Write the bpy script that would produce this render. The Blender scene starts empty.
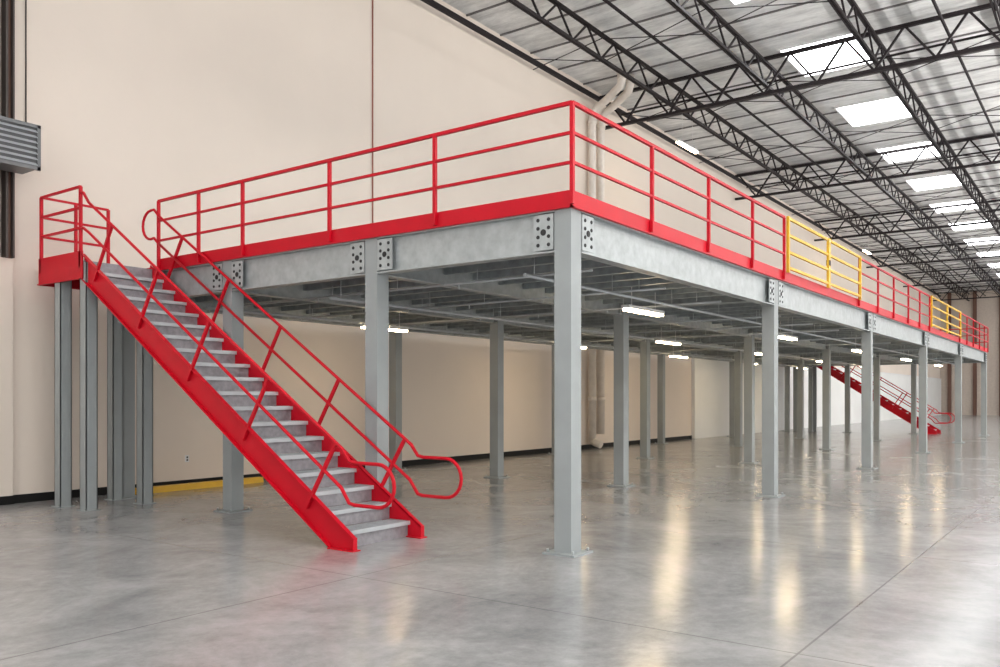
import bpy, math, random
from mathutils import Vector, Matrix
random.seed(7)
scene = bpy.context.scene
try:
    scene.view_settings.view_transform = 'Standard'
    scene.view_settings.look = 'None'
    scene.view_settings.exposure = 0.0
except Exception: pass

# ------------------------------------------------------------ materials
def nodes_of(name):
    m = bpy.data.materials.new(name); m.use_nodes = True
    nt = m.node_tree; b = nt.nodes.get('Principled BSDF')
    return m, nt, b

def mat(name, col, rough=0.5, metal=0.0, var=0.06, scale=6.0, bump=0.0, bscale=60.0, spec=0.5):
    m, nt, b = nodes_of(name)
    N = nt.nodes; L = nt.links
    geo = N.new('ShaderNodeNewGeometry')
    noi = N.new('ShaderNodeTexNoise'); noi.inputs['Scale'].default_value = scale; noi.inputs['Detail'].default_value = 5
    L.new(geo.outputs['Position'], noi.inputs['Vector'])
    rmp = N.new('ShaderNodeValToRGB')
    rmp.color_ramp.elements[0].position = 0.3; rmp.color_ramp.elements[1].position = 0.7
    rmp.color_ramp.elements[0].color = tuple(c*(1-var) for c in col)+(1,)
    rmp.color_ramp.elements[1].color = tuple(min(1,c*(1+var)) for c in col)+(1,)
    L.new(noi.outputs['Fac'], rmp.inputs['Fac']); L.new(rmp.outputs['Color'], b.inputs['Base Color'])
    b.inputs['Roughness'].default_value = rough; b.inputs['Metallic'].default_value = metal
    b.inputs['Specular IOR Level'].default_value = spec
    if bump > 0:
        n2 = N.new('ShaderNodeTexNoise'); n2.inputs['Scale'].default_value = bscale; n2.inputs['Detail'].default_value = 4
        L.new(geo.outputs['Position'], n2.inputs['Vector'])
        bp = N.new('ShaderNodeBump'); bp.inputs['Strength'].default_value = bump; bp.inputs['Distance'].default_value = 0.02
        L.new(n2.outputs['Fac'], bp.inputs['Height']); L.new(bp.outputs['Normal'], b.inputs['Normal'])
    return m

def emis(name, col, s):
    m, nt, b = nodes_of(name)
    b.inputs['Base Color'].default_value = col+(1,)
    b.inputs['Emission Color'].default_value = col+(1,)
    b.inputs['Emission Strength'].default_value = s
    return m

M_red = mat('red_paint', (0.52, 0.0015, 0.014), 0.45, 0, 0.06, 3, spec=.25)
M_yel = mat('yellow_paint', (0.76, 0.44, 0.015), 0.45)
M_col = mat('grey_column_paint', (0.29, 0.315, 0.32), 0.5, 0, 0.05, 3)
M_beam = mat('galvanised_beam', (0.38, 0.41, 0.418), 0.42, 0.25, 0.14, 9, 0.05)
M_galv = mat('galvanised_joist', (0.33, 0.365, 0.375), 0.42, 0.35, 0.2, 7)
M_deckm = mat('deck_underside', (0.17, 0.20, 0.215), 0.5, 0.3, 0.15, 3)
M_hole = mat('dark_hole', (0.02, 0.02, 0.022), 0.7)
M_tread = mat('tread_steel', (0.30, 0.29, 0.31), 0.45, 0.35, 0.18, 14, 0.1, 120)
M_wall = mat('painted_concrete_wall', (0.80, 0.705, 0.62), 0.75, 0, 0.03, 0.5, 0.05, 30)
M_wallw = mat('white_wall_paint', (0.86, 0.86, 0.84), 0.7, 0, 0.03, 0.6)
M_wallfar = mat('far_wall_paint', (0.60, 0.52, 0.45), 0.8)
M_black = mat('black_rubber', (0.010, 0.010, 0.010), 0.6, spec=.2)
M_steel = mat('dark_truss_steel', (0.018, 0.013, 0.015), 0.6, 0.0, 0.2, spec=.3)
M_purl = mat('purlin_steel', (0.16, 0.15, 0.15), 0.6, 0.0, 0.2, spec=.3)
M_pipe = mat('painted_pipe', (0.80, 0.73, 0.66), 0.5)
M_condu = mat('rusty_conduit', (0.35, 0.13, 0.09), 0.6)
M_gal2 = mat('sprinkler_pipe', (0.50, 0.53, 0.55), 0.4, 0.4)
M_heat = mat('heater_metal', (0.16, 0.165, 0.17), 0.45, 0.5)
M_brown = mat('brown_steel', (0.16, 0.08, 0.055), 0.6)
M_track = mat('track_steel', (0.07, 0.055, 0.05), 0.6)
M_white = mat('fixture_white', (0.8, 0.8, 0.8), 0.4)
M_tube = emis('tube_glow', (1.0, 0.77, 0.47), 42)
M_sky = emis('skylight_glow', (0.97, 0.99, 1.0), 8)

# ceiling insulation
def ceiling_mat():
    m, nt, b = nodes_of('roof_insulation')
    N = nt.nodes; L = nt.links
    geo = N.new('ShaderNodeNewGeometry')
    mp = N.new('ShaderNodeMapping'); mp.inputs['Scale'].default_value = (1.5, 0.35, 1)
    L.new(geo.outputs['Position'], mp.inputs['Vector'])
    noi = N.new('ShaderNodeTexNoise'); noi.inputs['Scale'].default_value = 1.8; noi.inputs['Detail'].default_value = 8; noi.inputs['Roughness'].default_value = .75
    L.new(mp.outputs['Vector'], noi.inputs['Vector'])
    r = N.new('ShaderNodeValToRGB')
    r.color_ramp.elements[0].position = .36; r.color_ramp.elements[0].color = (.60, .60, .595, 1)
    r.color_ramp.elements[1].position = .60; r.color_ramp.elements[1].color = (.94, .94, .93, 1)
    L.new(noi.outputs['Fac'], r.inputs['Fac']); L.new(r.outputs['Color'], b.inputs['Base Color'])
    bp = N.new('ShaderNodeBump'); bp.inputs['Strength'].default_value = .4; bp.inputs['Distance'].default_value = .12
    L.new(noi.outputs['Fac'], bp.inputs['Height']); L.new(bp.outputs['Normal'], b.inputs['Normal'])
    b.inputs['Roughness'].default_value = .6
    return m
M_ceil = ceiling_mat()

def floor_mat():
    m, nt, b = nodes_of('polished_concrete')
    N = nt.nodes; L = nt.links
    geo = N.new('ShaderNodeNewGeometry')
    n1 = N.new('ShaderNodeTexNoise'); n1.inputs['Scale'].default_value = .7; n1.inputs['Detail'].default_value = 10; n1.inputs['Roughness'].default_value = .7
    n1.inputs['Distortion'].default_value = .8
    n2 = N.new('ShaderNodeTexNoise'); n2.inputs['Scale'].default_value = 7; n2.inputs['Detail'].default_value = 9; n2.inputs['Roughness'].default_value = .8
    L.new(geo.outputs['Position'], n1.inputs['Vector']); L.new(geo.outputs['Position'], n2.inputs['Vector'])
    add = N.new('ShaderNodeMath'); add.operation = 'MULTIPLY_ADD'; add.inputs[1].default_value = .55
    L.new(n2.outputs['Fac'], add.inputs[0]); L.new(n1.outputs['Fac'], add.inputs[2])
    r = N.new('ShaderNodeValToRGB')
    r.color_ramp.elements[0].position = .58; r.color_ramp.elements[0].color = (.20, .202, .207, 1)
    r.color_ramp.elements[1].position = .95; r.color_ramp.elements[1].color = (.38, .38, .38, 1)
    L.new(add.outputs[0], r.inputs['Fac'])
    sx = N.new('ShaderNodeSeparateXYZ'); L.new(geo.outputs['Position'], sx.inputs[0])
    def joint(out, off, s, w):
        a = N.new('ShaderNodeMath'); a.operation = 'ADD'; a.inputs[1].default_value = off; L.new(out, a.inputs[0])
        d = N.new('ShaderNodeMath'); d.operation = 'DIVIDE'; d.inputs[1].default_value = s; L.new(a.outputs[0], d.inputs[0])
        f = N.new('ShaderNodeMath'); f.operation = 'FRACT'; L.new(d.outputs[0], f.inputs[0])
        l = N.new('ShaderNodeMath'); l.operation = 'LESS_THAN'; l.inputs[1].default_value = w/s; L.new(f.outputs[0], l.inputs[0])
        return l.outputs[0]
    j1 = joint(sx.outputs['Y'], 2.87+40*3.9, 3.9, .016)
    j2 = joint(sx.outputs['X'], 2.0+400, 4.0, .014)
    mx = N.new('ShaderNodeMath'); mx.operation = 'MAXIMUM'; L.new(j1, mx.inputs[0]); L.new(j2, mx.inputs[1])
    sc = N.new('ShaderNodeMath'); sc.operation = 'MULTIPLY'; sc.inputs[1].default_value = .55; L.new(mx.outputs[0], sc.inputs[0])
    mix = N.new('ShaderNodeMix'); mix.data_type = 'RGBA'
    L.new(sc.outputs[0], mix.inputs['Factor']); L.new(r.outputs['Color'], mix.inputs['A']); mix.inputs['B'].default_value = (.07, .07, .07, 1)
    L.new(mix.outputs['Result'], b.inputs['Base Color'])
    rr = N.new('ShaderNodeMapRange'); rr.inputs['From Min'].default_value = .3; rr.inputs['From Max'].default_value = .7
    rr.inputs['To Min'].default_value = .16; rr.inputs['To Max'].default_value = .21
    L.new(n1.outputs['Fac'], rr.inputs['Value']); L.new(rr.outputs[0], b.inputs['Roughness'])
    b.inputs['Specular IOR Level'].default_value = .62
    return m
M_floor = floor_mat()

# ------------------------------------------------------------ mesh builder
class MB:
    def __init__(s): s.v = []; s.f = []; s.m = []; s.mats = []; s.sm = []
    def mi(s, m):
        if m not in s.mats: s.mats.append(m)
        return s.mats.index(m)
    def face(s, idx, m, sm=False): s.f.append(idx); s.m.append(s.mi(m)); s.sm.append(sm)
    def box(s, x0, x1, y0, y1, z0, z1, m):
        b = len(s.v)
        for z in (z0, z1):
            for (x, y) in ((x0, y0), (x1, y0), (x1, y1), (x0, y1)): s.v.append((x, y, z))
        for q in ((0,3,2,1),(4,5,6,7),(0,1,5,4),(1,2,6,5),(2,3,7,6),(3,0,4,7)):
            s.face([b+i for i in q], m)
    def prism(s, prof, x0, x1, m):   # prof in (y,z), extruded along x
        b = len(s.v); n = len(prof)
        for x in (x0, x1):
            for (y, z) in prof: s.v.append((x, y, z))
        s.face([b+i for i in range(n)][::-1], m); s.face([b+n+i for i in range(n)], m)
        for i in range(n):
            j = (i+1) % n; s.face([b+i, b+j, b+n+j, b+n+i], m)
    def tube(s, pts, r, m, n=10, square=False, closed=False):
        pts = [Vector(p) for p in pts]
        if square: n = 4
        k = len(pts)
        rings = []
        t0 = (pts[1]-pts[0]).normalized()
        up = Vector((0,0,1)) if abs(t0.z) < .9 else Vector((0,1,0))
        side = t0.cross(up).normalized(); up = side.cross(t0).normalized()
        prev = t0
        for i, p in enumerate(pts):
            if i == 0: t = t0
            elif i == k-1: t = (pts[i]-pts[i-1]).normalized()
            else:
                a = (pts[i]-pts[i-1]).normalized(); c = (pts[i+1]-pts[i]).normalized(); t = (a+c)
                t = t.normalized() if t.length > 1e-6 else a
            q = prev.rotation_difference(t); side = q @ side; up = q @ up; prev = t
            rings.append((p, side.copy(), up.copy()))
        b = len(s.v)
        for (p, sd, u) in rings:
            for j in range(n):
                a = 2*math.pi*(j+(.5 if square else 0))/n
                rad = r*(math.sqrt(2) if square else 1)
                s.v.append(tuple(p + sd*math.cos(a)*rad + u*math.sin(a)*rad))
        for i in range(k-1):
            for j in range(n):
                j2 = (j+1) % n
                s.face([b+i*n+j, b+i*n+j2, b+(i+1)*n+j2, b+(i+1)*n+j], m, not square)
        s.face([b+j for j in range(n)][::-1], m); s.face([b+(k-1)*n+j for j in range(n)], m)
    def obj(s, name, parent=None):
        me = bpy.data.meshes.new(name); me.from_pydata(s.v, [], s.f)
        for m in s.mats: me.materials.append(m)
        me.polygons.foreach_set('material_index', s.m)
        me.polygons.foreach_set('use_smooth', s.sm)
        me.update()
        o = bpy.data.objects.new(name, me); scene.collection.objects.link(o)
        if parent: o.parent = parent
        return o

def empty(name, loc=(0,0,0)):
    e = bpy.data.objects.new(name, None); scene.collection.objects.link(e); e.location = loc
    e.empty_display_size = .2
    return e

# ------------------------------------------------------------ room
XA, XB = -14.0, 82.0
YW = 9.05; YR = -16.0; ZC = 11.45
b = MB(); b.box(XA, XB, YR, YW, -.15, 0, M_floor); b.obj('floor')
b = MB(); b.box(XA, XB+.3, YR, YW+.3, ZC, ZC+.2, M_ceil); b.obj('ceiling')
b = MB(); b.box(XA, XB+.3, YW, YW+.3, -.15, ZC, M_wall); b.obj('wall_left')
b = MB(); b.box(XB, XB+.3, YR, YW, -.15, ZC, M_wallfar)
for i in range(12):
    y = YR+1+i*2.1; b.box(XB-.25, XB, y, y+.3, 0, ZC, M_brown)
b.obj('wall_far')
b = MB(); b.box(XA, 24, YW-.02, YW, 0, .13, M_black); b.obj('baseboard_left')
b = MB(); b.box(24.0, XB-.3, YW-.14, YW-.001, 0, 3.35, M_wallw)
b.box(24.0, XB-.3, YW-.15, YW-.001, 3.35, 3.42, M_white); b.obj('wall_partition')
b = MB(); b.box(XA, -1.36, YW-.07, YW-.001, .0, 3.70, M_wall)
b.box(XA, -1.35, YW-.085, YW-.07, 0, .13, M_black); b.obj('trim_wall_pilaster')

# ------------------------------------------------------------ mezzanine
CX = [.1, 6.4, 13.05, 19.9, 26.7, 33.9]
CY = [.1, 2.82, 5.63, 8.4]
HW = .10
ZB0, ZB1, ZF = 3.10, 3.53, 3.71
XE = 34.0; YE = 8.5
mezz = empty('mezzanine_platform')
b = MB()
for x in CX:
    for y in CY:
        b.box(x-HW, x+HW, y-HW, y+HW, .02, ZB1, M_col)
        b.box(x-.19, x+.19, y-.19, y+.19, 0, .02, M_col)
        for sx in (-.15, .15):
            for sy in (-.15, .15):
                b.tube([(x+sx, y+sy, .018), (x+sx, y+sy, .055)], .014, M_beam, 6)
b.obj('columns', mezz)

def ibeam_y(b, x, y0, y1, z0, z1, m, w=.075, t=.014):
    b.box(x-.006, x+.006, y0, y1, z0, z1, m); b.box(x-w, x+w, y0, y1, z0, z0+t, m); b.box(x-w, x+w, y0, y1, z1-t, z1, m)
def ibeam_x(b, y, x0, x1, z0, z1, m, w=.075, t=.014):
    b.box(x0, x1, y-.006, y+.006, z0, z1, m); b.box(x0, x1, y-w, y+w, z0, z0+t, m); b.box(x0, x1, y-w, y+w, z1-t, z1, m)
holes = MB()
HP = [(-.065, .13), (.065, .13), (-.065, .045), (.065, .045), (-.065, -.045), (.065, -.045), (-.065, -.13), (.065, -.13), (0, .0)]
b = MB()
for i in range(3):
    for x in (CX[0]-.03, CX[-1]+.03):
        ibeam_y(b, x, CY[i]+HW, CY[i+1]-HW, ZB0, ZB1, M_beam)
        if i == i and x < 1:
            for yc in (CY[i]+HW+.13, CY[i+1]-HW-.13):
                b.box(x-.078, x-.066, yc-.12, yc+.12, ZB0+.03, ZB1-.03, M_beam)
                zc = (ZB0+ZB1)/2
                for (dy, dz) in HP:
                    r = .034 if (dy, dz) == (0, .0) else .020
                    holes.tube([(x-.0785, yc+dy, zc+dz), (x-.084, yc+dy, zc+dz)], r, M_hole, 10)
for i in range(5):
    for y in CY:
        yy = y-.03 if y < 1 else y
        ibeam_x(b, yy, CX[i]+HW, CX[i+1]-HW, ZB0, ZB1, M_beam)
        if y < 1:
            for xc in (CX[i]+HW+.13, CX[i+1]-HW-.13):
                b.box(xc-.12, xc+.12, yy-.078, yy-.066, ZB0+.03, ZB1-.03, M_beam)
                zc = (ZB0+ZB1)/2
                for (dx, dz) in HP:
                    r = .034 if (dx, dz) == (0, .0) else .020
                    holes.tube([(xc+dx, yy-.0785, zc+dz), (xc+dx, yy-.084, zc+dz)], r, M_hole, 10)
for x in CX[1:-1]:
    for i in range(3):
        ibeam_y(b, x, CY[i]+HW, CY[i+1]-HW, ZB0+.1, ZB1, M_galv)
b.obj('main_beams', mezz)
holes.obj('bolt_holes', mezz)
b = MB()
x = .75
while x < XE-.3:
    if all(abs(x-c) > .15 for c in CX):
        b.box(x-.003, x+.003, .15, YE-.1, 3.25, ZB1, M_galv)
        b.box(x, x+.07, .15, YE-.1, 3.25, 3.262, M_galv)
        b.box(x, x+.07, .15, YE-.1, 3.518, 3.53, M_galv)
    x += .62
b.obj('joists', mezz)
b = MB()
y = .0
pts = []
while y < YE-.02:
    pts += [(y, ZB1+.002), (y+.08, ZB1+.002), (y+.10, ZB1+.04), (y+.18, ZB1+.04)]
    y += .20
prof = pts + [(YE, ZB1+.002), (YE, 3.60), (0, 3.60)]
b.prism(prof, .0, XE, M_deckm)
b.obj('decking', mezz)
b = MB()
t = .012
b.box(-t, 0, -t, 7.32, ZB1, ZF, M_red); b.box(-.045, -t, -.045, 7.32, ZB1, ZB1+.012, M_red)
b.box(-t, XE+t, -t, 0, ZB1, ZF, M_red); b.box(-.045, XE+.04, -.045, -t, ZB1, ZB1+.012, M_red)
b.box(-t, 0, 7.32, YE, ZB1, 3.60, M_red)
b.box(XE, XE+t, 0, 7.32, ZB1, ZF, M_red); b.box(XE, XE+t, 7.32, YE, ZB1, 3.60, M_red)
b.obj('fascia', mezz)
b = MB()
for (yy, z) in ((1.05, 3.02), (4.3, 2.98), (7.1, 3.02)):
    b.tube([(.7, yy, z), (XE-.6, yy, z)], .022, M_gal2, 8)
    xx = .9
    while xx < XE-1:
        b.tube([(xx, yy, z), (xx, yy, 3.26)], .006, M_gal2, 5); xx += 1.9
for k, xx in enumerate([1.3, 3.3, 5.3, 8.2, 10.2, 12.2, 15, 17.5, 21.5, 24.5, 28.5, 31.5]):
    b.tube([(xx, .5, 3.10), (xx, 8.2, 3.10)], .016, M_gal2, 8)
    for yy in (.9, 2.2, 3.6, 4.9, 6.3, 7.6):
        b.tube([(xx, yy, 3.10), (xx, yy, 3.26)], .006, M_gal2, 5)
        b.tube([(xx, yy+.3, 3.10), (xx, yy+.3, 3.03)], .010, M_gal2, 6)
b.obj('sprinkler_pipes', mezz)

# ------------------------------------------------------------ guardrail
ZT = 4.58
RZ = (ZT, 4.28, 3.98)
g = MB()
def post(b, x, y, m, z0=ZB1+.03, z1=ZT): b.box(x-.02, x+.02, y-.02, y+.02, z0, z1, m)
def rails(b, p0, p1, m, zs=RZ, r=.015):
    for z in zs: b.tube([(p0[0], p0[1], z), (p1[0], p1[1], z)], r if z != ZT else r+.004, m, square=True)
ox = -.035
for y in (1.78, 3.51, 5.24, 6.25, 7.26): post(g, ox, y, M_red)
post(g, ox, ox, M_red)
rails(g, (ox, ox), (ox, 7.26), M_red)
xs = [1.78, 3.5, 5.2, 6.70]
for x in xs: post(g, x, ox, M_red)
rails(g, (ox, ox), (6.7, ox), M_red)
for x in (11.75, 13.5, 15.2, 17.0, 18.6, 20.15): post(g, x, ox, M_red)
rails(g, (11.75, ox), (20.15, ox), M_red)
for x in (26.05, 27.8, 29.5, 31.3, 32.8, XE+.035): post(g, x, ox, M_red)
rails(g, (26.05, ox), (XE+.035, ox), M_red)
for y in (1.78, 3.51, 5.24, 7.26): post(g, XE+.035, y, M_red)
rails(g, (XE+.035, ox), (XE+.035, 7.26), M_red)
g.obj('guardrail')

def gate(x0, x1):
    b = MB(); xm = (x0+x1)/2
    yo = -.07
    for a, c in ((x0, xm-.03), (xm+.03, x1)):
        for xx in (a, c): b.box(xx-.03, xx+.03, yo-.025, yo+.02, ZB1+.15, ZT+.03, M_yel)
        for z in (ZT, 4.30, 4.02, 3.76): b.box(a, c, yo-.018, yo+.018, z-.022, z+.022, M_yel)
    b.box(xm-.05, xm+.05, yo-.03, yo+.03, 4.1, 4.2, M_steel)
    b.obj('safety_gate')
gate(6.79, 11.66); gate(20.24, 25.96)

# ------------------------------------------------------------ staircase
N = 19; H = 3.55; RUN = .29; Y0 = 2.13; RISE = H/N; S = RISE/RUN
YT = Y0 + RUN*(N-1)
XL, XR = -1.10, -.085
def nose(y): return RISE + S*(y-Y0)
def arc(cy, cz, r, a0, a1, n=8):
    return [(cy+r*math.cos(math.radians(a0+(a1-a0)*i/n)), cz+r*math.sin(math.radians(a0+(a1-a0)*i/n))) for i in range(n+1)]
def staircase(dx):
    e = empty('staircase', (dx, 0, 0))
    b = MB()
    YF = 1.95
    def topz(y): return nose(y)+.07
    dv = .37
    ybot = Y0 + (dv-.07-RISE)/S
    prof = [(YF, .0), (ybot, 0), (YT+.05, topz(YT+.05)-dv), (YT+.05, topz(YT)), (YF, topz(YF))]
    for x, o in ((XL, -1), (XR, 1)):
        b.prism(prof, x-.005, x+.005, M_red)
        xf0, xf1 = (x-.05, x+.005) if o < 0 else (x-.005, x+.05)
        b.prism([(YF, topz(YF)), (YT+.05, topz(YT+.05)), (YT+.05, topz(YT+.05)-.018), (YF, topz(YF)-.018)], xf0, xf1, M_red)
        b.prism([(ybot, 0.0), (YT+.05, topz(YT+.05)-dv), (YT+.05, topz(YT+.05)-dv+.018), (ybot-.03, .0)], xf0, xf1, M_red)
        b.box(xf0, xf1, YF-.012, YF, 0, topz(YF), M_red)
        b.box(xf0-.03, xf1+.03, YF-.03, ybot, 0, .012, M_red)
    b.obj('stringers', e)
    b = MB()
    for i in range(N-1):
        y = Y0+RUN*i; z = RISE*(i+1)
        b.box(XL+.006, XR-.006, y-.015, y+RUN-.005, z-.006, z, M_tread)
        b.box(XL+.006, XR-.006, y-.025, y-.015, z-.045, z+.0, M_gal2)
        b.box(XL+.006, XR-.006, y+.012, y+.018, z-RISE+.0, z-.006, M_tread)
        for k in range(5): b.box(XL+.03, XR-.03, y+.01+k*.05, y+.022+k*.05, z, z+.004, M_galv)
    b.box(XL+.006, XR-.006, YT-.01, YT, H-RISE, H, M_tread)
    b.obj('treads', e)
    # landing
    b = MB()
    L1 = 8.62
    b.box(XL-.03, XR+.03, YT, L1, H-.03, H, M_tread)
    for x0, x1 in ((XL-.05, XL-.035), (XR+.03, XR+.045)):
        if x0 < -.5: b.box(x0, x1, YT+.02, L1, H-.26, H+.14, M_red)
        else: b.box(x0, x1, YT+.02, L1, H-.26, H, M_red)
    b.box(XL-.05, XR+.045, L1, L1+.015, H-.26, H+.14, M_red)
    b.box(XL-.035, XR+.03, YT, YT+.015, H-.26, H-.03, M_red)
    b.box(XL-.08, XL-.05, YT+.02, L1, H-.26, H-.245, M_red)
    b.obj('landing', e)
    b = MB()
    for (x, y) in ((XL+.05, 8.1), (XL+.05, 7.38), (XR-.06, 8.28), (XR-.06, 7.45)):
        s = .085
        b.box(x-s, x-s+.012, y-s, y+s, .012, H-.03, M_col)
        b.box(x-s, x+s, y-s, y-s+.012, .012, H-.03, M_col); b.box(x-s, x+s, y+s-.012, y+s, .012, H-.03, M_col)
        b.box(x+s-.012, x+s, y-s, y-s+.03, .012, H-.03, M_col); b.box(x+s-.012, x+s, y+s-.03, y+s, .012, H-.03, M_col)
        b.box(x-.12, x+.12, y-.12, y+.12, 0, .012, M_col)
    b.obj('landing_posts', e)
    b = MB()
    gx = XL-.03
    for (x, y) in ((gx, L1-.03), (gx, YT+.1), (XR, L1-.03), ((gx+XR)/2, L1-.03)):
        b.box(x-.02, x+.02, y-.02, y+.02, H-.1, ZT+.03, M_red)
    for z in (ZT+.03, 4.31, 4.02):
        b.tube([(gx, YT+.1, z), (gx, L1-.03, z), (XR, L1-.03, z)], .017, M_red, square=True)
    b.obj('landing_guardrail', e)
    # handrails
    b = MB()
    HR, MR = .88, .46
    yb = 1.60
    for x, side in ((XL-.03, -1), (XR+.03, 1)):
        zt = nose(2.0)+HR-.06; zb = nose(2.0)+MR-.08
        r = (zt-zb)/2
        path = []
        if side < 0:
            path += [(YT+.1, H+HR+.10), (YT+.02, H+HR+.08)]
        else:
            zt2, zm2 = H+.91, H+.47
            rr = (zt2-zm2)/2
            path += [(YT-.12, nose(YT-.12)+MR), (YT-.0, zm2+.01)] 
            path += arc(YT+.08, (zt2+zm2)/2, rr, -90, 90, 10)
            path += [(YT-.0, zt2)]
        path += [(YT-.12, nose(YT-.12)+HR)]
        path += [(2.12, nose(2.12)+HR), (2.02, zt+.015), (1.94, zt)]
        path += arc(yb, (zt+zb)/2, r, 90, 270, 12)
        path += [(1.94, zb), (2.02, zb+.015), (2.14, nose(2.14)+MR), (YT-.12, nose(YT-.12)+MR)]
        if side < 0: path += [(YT+.02, H+MR), (YT+.1, H+MR)]
        b.tube([(x, p[0], p[1]) for p in path], .020, M_red, 10)
        ang = math.atan(S); ny, nz = -math.sin(ang), math.cos(ang)
        for y in (2.62, 3.72, 4.82, 5.92, 7.02):
            p0 = (x, y-ny*.12, nose(y)-nz*.12); d = HR*math.cos(ang)
            b.tube([p0, (x, y+ny*d, nose(y)+nz*d)], .018, M_red, square=True)
    b.obj('handrails', e)
    return e
staircase(0)
staircase(35.25+.0)

# ------------------------------------------------------------ roof structure
def truss_x(y, z0, z1, name='roof_truss', pitch=1.45):
    b = MB()
    for z in (z0, z1):
        for dy in (-.035, .035):
            b.box(XA+.2, XB-.3, y+dy-.022, y+dy+.022, z-.035, z+.035, M_steel)
    x = XA+.3; up = True
    while x < XB-.3-pitch/2:
        xa, xb = x, x+pitch/2
        za, zb = (z0, z1) if up else (z1, z0)
        b.tube([(xa, y, za), (xb, y, zb)], .022, M_steel, square=True)
        x = xb; up = not up
    b.obj(name)
for y in (6.6, 3.7, .75, -2.2, -5.1, -8.0, -10.9): truss_x(y, 10.6, 11.25)
def girder_y(x, z0, z1):
    b = MB()
    for z in (z0, z1): b.box(x-.06, x+.06, YR+.2, YW-.02, z-.045, z+.045, M_steel)
    y = YW-.2; up = True; p = 1.475/2
    while y > YR+1:
        za, zb = (z1, z0) if up else (z0, z1)
        b.tube([(x, y, za), (x, y-p, zb)], .028, M_steel, square=True); y -= p; up = not up
    b.obj('roof_girder')
for x in (4.7, 16.7, 28.7, 40.7, 52.7, 64.7, 76.7): girder_y(x, 10.3, 11.3)
SKX = [11.95+5.9*k for k in range(-3, 12)]
b = MB()
x = 11.95+.7375-1.475*16
while x < XB-.5:
    if any(abs(x-s) < 1.2 for s in SKX):
        b.box(x-.02, x+.02, 3.25, YW-.01, 11.41, ZC, M_purl); b.box(x-.02, x+.02, YR+.2, 1.25, 11.41, ZC, M_purl)
    else:
        b.box(x-.02, x+.02, YR+.2, YW-.01, 11.41, ZC, M_purl)
    x += 1.475
b.obj('roof_purlins')
b = MB(); b.box(XA, XB, YW-.08, YW-.001, 11.15, 11.28, M_steel); b.obj('trim_roof_ledger')
b = MB()
for k in range(8):
    x = XA+7.9+k*11.8
    b.tube([(x, YR+1, 10.9), (x, YW-.3, 10.9)], .035, M_steel, 8)
for y in (5.2, -1.0):
    b.tube([(XA+1, y, 10.9), (XB-1, y, 10.9)], .04, M_steel, 8)
for k in range(16):
    x = XA+3+k*5.9
    for (ya, yb2) in ((8.9, 6.6), (6.6, 3.7), (3.7, .75), (.75, -2.2), (-2.2, -5.1)):
        b.tube([(x, ya, 11.2), (x, yb2, 10.6)], .013, M_steel, 6); b.tube([(x, ya, 10.6 if ya<8 else 10.9), (x, yb2, 11.25)], .013, M_steel, 6)
b.obj('ceiling_sprinkler_pipes')
# skylights
def skylight(x, y):
    e = MB(); lx, ly = 1.2, 1.0
    e.box(x-lx, x+lx, y-ly, y+ly, ZC-.03, ZC-.012, M_sky)
    for (a, c, d, f) in ((x-lx-.06, x-lx, y-ly-.06, y+ly+.06), (x+lx, x+lx+.06, y-ly-.06, y+ly+.06), (x-lx, x+lx, y-ly-.06, y-ly), (x-lx, x+lx, y+ly, y+ly+.06)):
        e.box(a, c, d, f, ZC-.05, ZC-.001, M_white)
    e.obj('skylight')
for s in SKX: skylight(s, 2.22)

# ------------------------------------------------------------ lights
def strip(x, y, z, ztop, L=1.2):
    b = MB()
    w, h = .07, .05
    b.box(x-L/2, x+L/2, y-w, y+w, z, z+h, M_white); b.box(x-L/2+.02, x+L/2-.02, y-w+.015, y+w-.015, z-.035, z, M_tube)
    for s in (-.4, .4): b.tube([(x+s, y, z+h), (x+s, y, ztop)], .006, M_white, 5)
    b.obj('fluorescent_light')
for x in (4.45, 11.4, 17.9, 24.5, 31.0):
    for y in (1.4, 4.2, 6.85):
        if (x < 5 and y == 4.2): continue
        strip(x, y, 2.93, 3.26)
strip(18.0, 6.6, 9.6, 10.55, L=1.5)
strip(42.0, 6.6, 9.6, 10.55, L=1.5)
def area(name, loc, size, power, col, rot=(0,0,0), parent=None):
    l = bpy.data.lights.new(name, 'AREA'); l.shape = 'RECTANGLE'; l.size = size[0]; l.size_y = size[1]; l.energy = power; l.color = col
    o = bpy.data.objects.new(name, l); o.location = loc; o.rotation_euler = rot; scene.collection.objects.link(o)
    if parent: o.parent = parent
    return o
# added fill lights out of view: weak downward, strong upward to brighten the ceiling
for k in range(7):
    e = empty('added_fill_light', (-6+11*k, -9.6, 7.6))
    b = MB(); b.box(-1.8, 1.8, -.2, .2, -.05, .05, M_white)
    for s in (-1.5, 1.5): b.tube([(s, 0, .05), (s, 0, 3.84)], .012, M_steel, 6)
    b.obj('fill_housing', e)
    area('fill_down', (0, 0, -.06), (3.4, .36), 300, (1, .95, .90), parent=e)
    area('fill_up', (0, 0, .06), (3.4, .36), 2400, (1, .98, .95), rot=(math.pi, 0, 0), parent=e)

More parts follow.
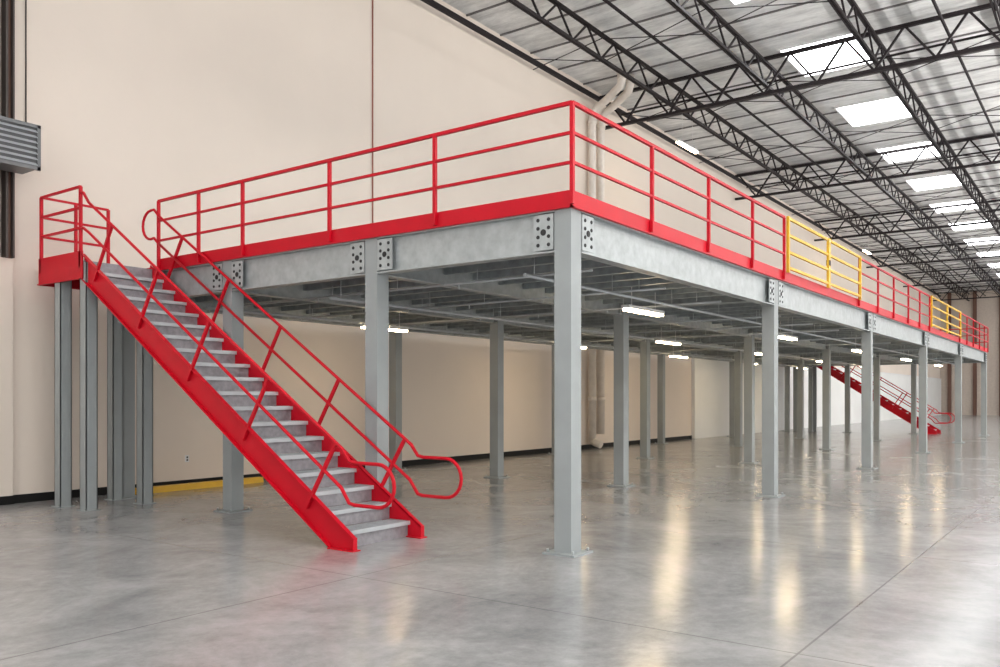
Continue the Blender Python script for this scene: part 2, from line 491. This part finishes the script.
# ------------------------------------------------------------ wall things
b = MB()
for dx in (0, .55):
    x = 15.9+dx
    y = YW-.18
    b.tube([(x-.6, 7.5, 11.43), (x-.6, 7.5, 11.2), (x-.5, 7.62, 11.0), (x-.15, 8.3, 10.8), (x-.03, 8.65, 10.7), (x, y-.03, 10.55), (x, y, 10.3), (x, y, .45 if dx else .2)], .12, M_pipe, 14)
    b.tube([(x-.6, 7.5, 11.15), (x-.6, 7.5, 11.3)], .15, M_pipe, 14)
    for z in (10.2, 7.5, 4.5, 1.5):
        b.tube([(x, y, z), (x, y, z+.12)], .145, M_pipe, 14)
b.tube([(15.9, YW-.18, .25), (15.9, YW-.30, .2), (15.9, YW-.5, .14)], .12, M_pipe, 14)
b.obj('roof_drain_pipe')
b = MB(); b.tube([(6.33, YW-.02, 4.7), (6.33, YW-.02, 11.1)], .016, M_condu, 8)
b.box(6.28, 6.38, YW-.06, YW-.005, 4.6, 4.75, M_condu); b.obj('wall_conduit')
# unit heater
e = empty('unit_heater', (-1.80, 8.5, 5.27))
b = MB()
b.box(-.5, .5, -.15, .32, -.31, .31, M_heat)
b.box(-.53, .53, -.19, -.15, .28, .33, M_heat); b.box(-.53, .53, -.19, -.15, -.33, -.28, M_heat)
b.box(.48, .53, -.19, -.15, -.33, .33, M_heat); b.box(-.53, -.48, -.19, -.15, -.33, .33, M_heat)
for i in range(7):
    z = -.25+i*.08
    b.prism([(-.2, z-.02), (-.15, z+.02), (-.15, z+.028), (-.2, z-.012)], -.48, .48, M_gal2)
    b.box(.5, .512, -.12, .28, z-.008, z+.012, M_gal2)
b.tube([(-.2, .15, .31), (-.2, .15, 5.7)], .02, M_heat, 8)
b.tube([(.65, .53, .2), (.65, .53, 5.9)], .010, M_steel, 6)
b.tube([(.65, .53, .2), (.5, .3, .1)], .010, M_steel, 6)
b.obj('heater_body', e)
b = MB()
b.box(-1.50, -1.465, YW-.16, YW-.001, 3.70, 11.1, M_track)
b.box(-1.465, -1.40, YW-.08, YW-.001, 3.70, 11.1, M_brown)
b.box(-1.40, -1.375, YW-.16, YW-.001, 3.70, 11.1, M_track)
b.box(-1.62, -1.58, YW-.16, YW-.001, 3.70, 11.1, M_track); b.obj('trim_door_track')
b = MB(); b.prism([(8.62, 0), (8.80, 0), (8.78, .1), (8.64, .1)], .45, 3.0, M_yel)
b.obj('wheel_stop')
b = MB()
for (x, z) in ((1.6, .45), (4.2, .45)):
    b.box(x, x+.08, YW-.012, YW-.001, z, z+.12, M_white)
    b.box(x+.025, x+.055, YW-.018, YW-.012, z+.02, z+.05, M_hole); b.box(x+.025, x+.055, YW-.018, YW-.012, z+.07, z+.10, M_hole)
b.obj('wall_outlets')

# ------------------------------------------------------------ world + camera
w = bpy.data.worlds.new('World'); scene.world = w; w.use_nodes = True
bg = w.node_tree.nodes['Background']; bg.inputs[0].default_value = (1.0, .985, .965, 1); bg.inputs[1].default_value = 1.65
cam = bpy.data.cameras.new('camera'); co = bpy.data.objects.new('camera', cam); scene.collection.objects.link(co)
cam.sensor_width = 36; cam.lens = 36*848/1000; cam.shift_y = .0645
co.location = (-7.378, -4.477, 1.6)
co.rotation_euler = (math.radians(90), 0, -math.radians(90-36.04))
cam.clip_end = 300
scene.camera = co
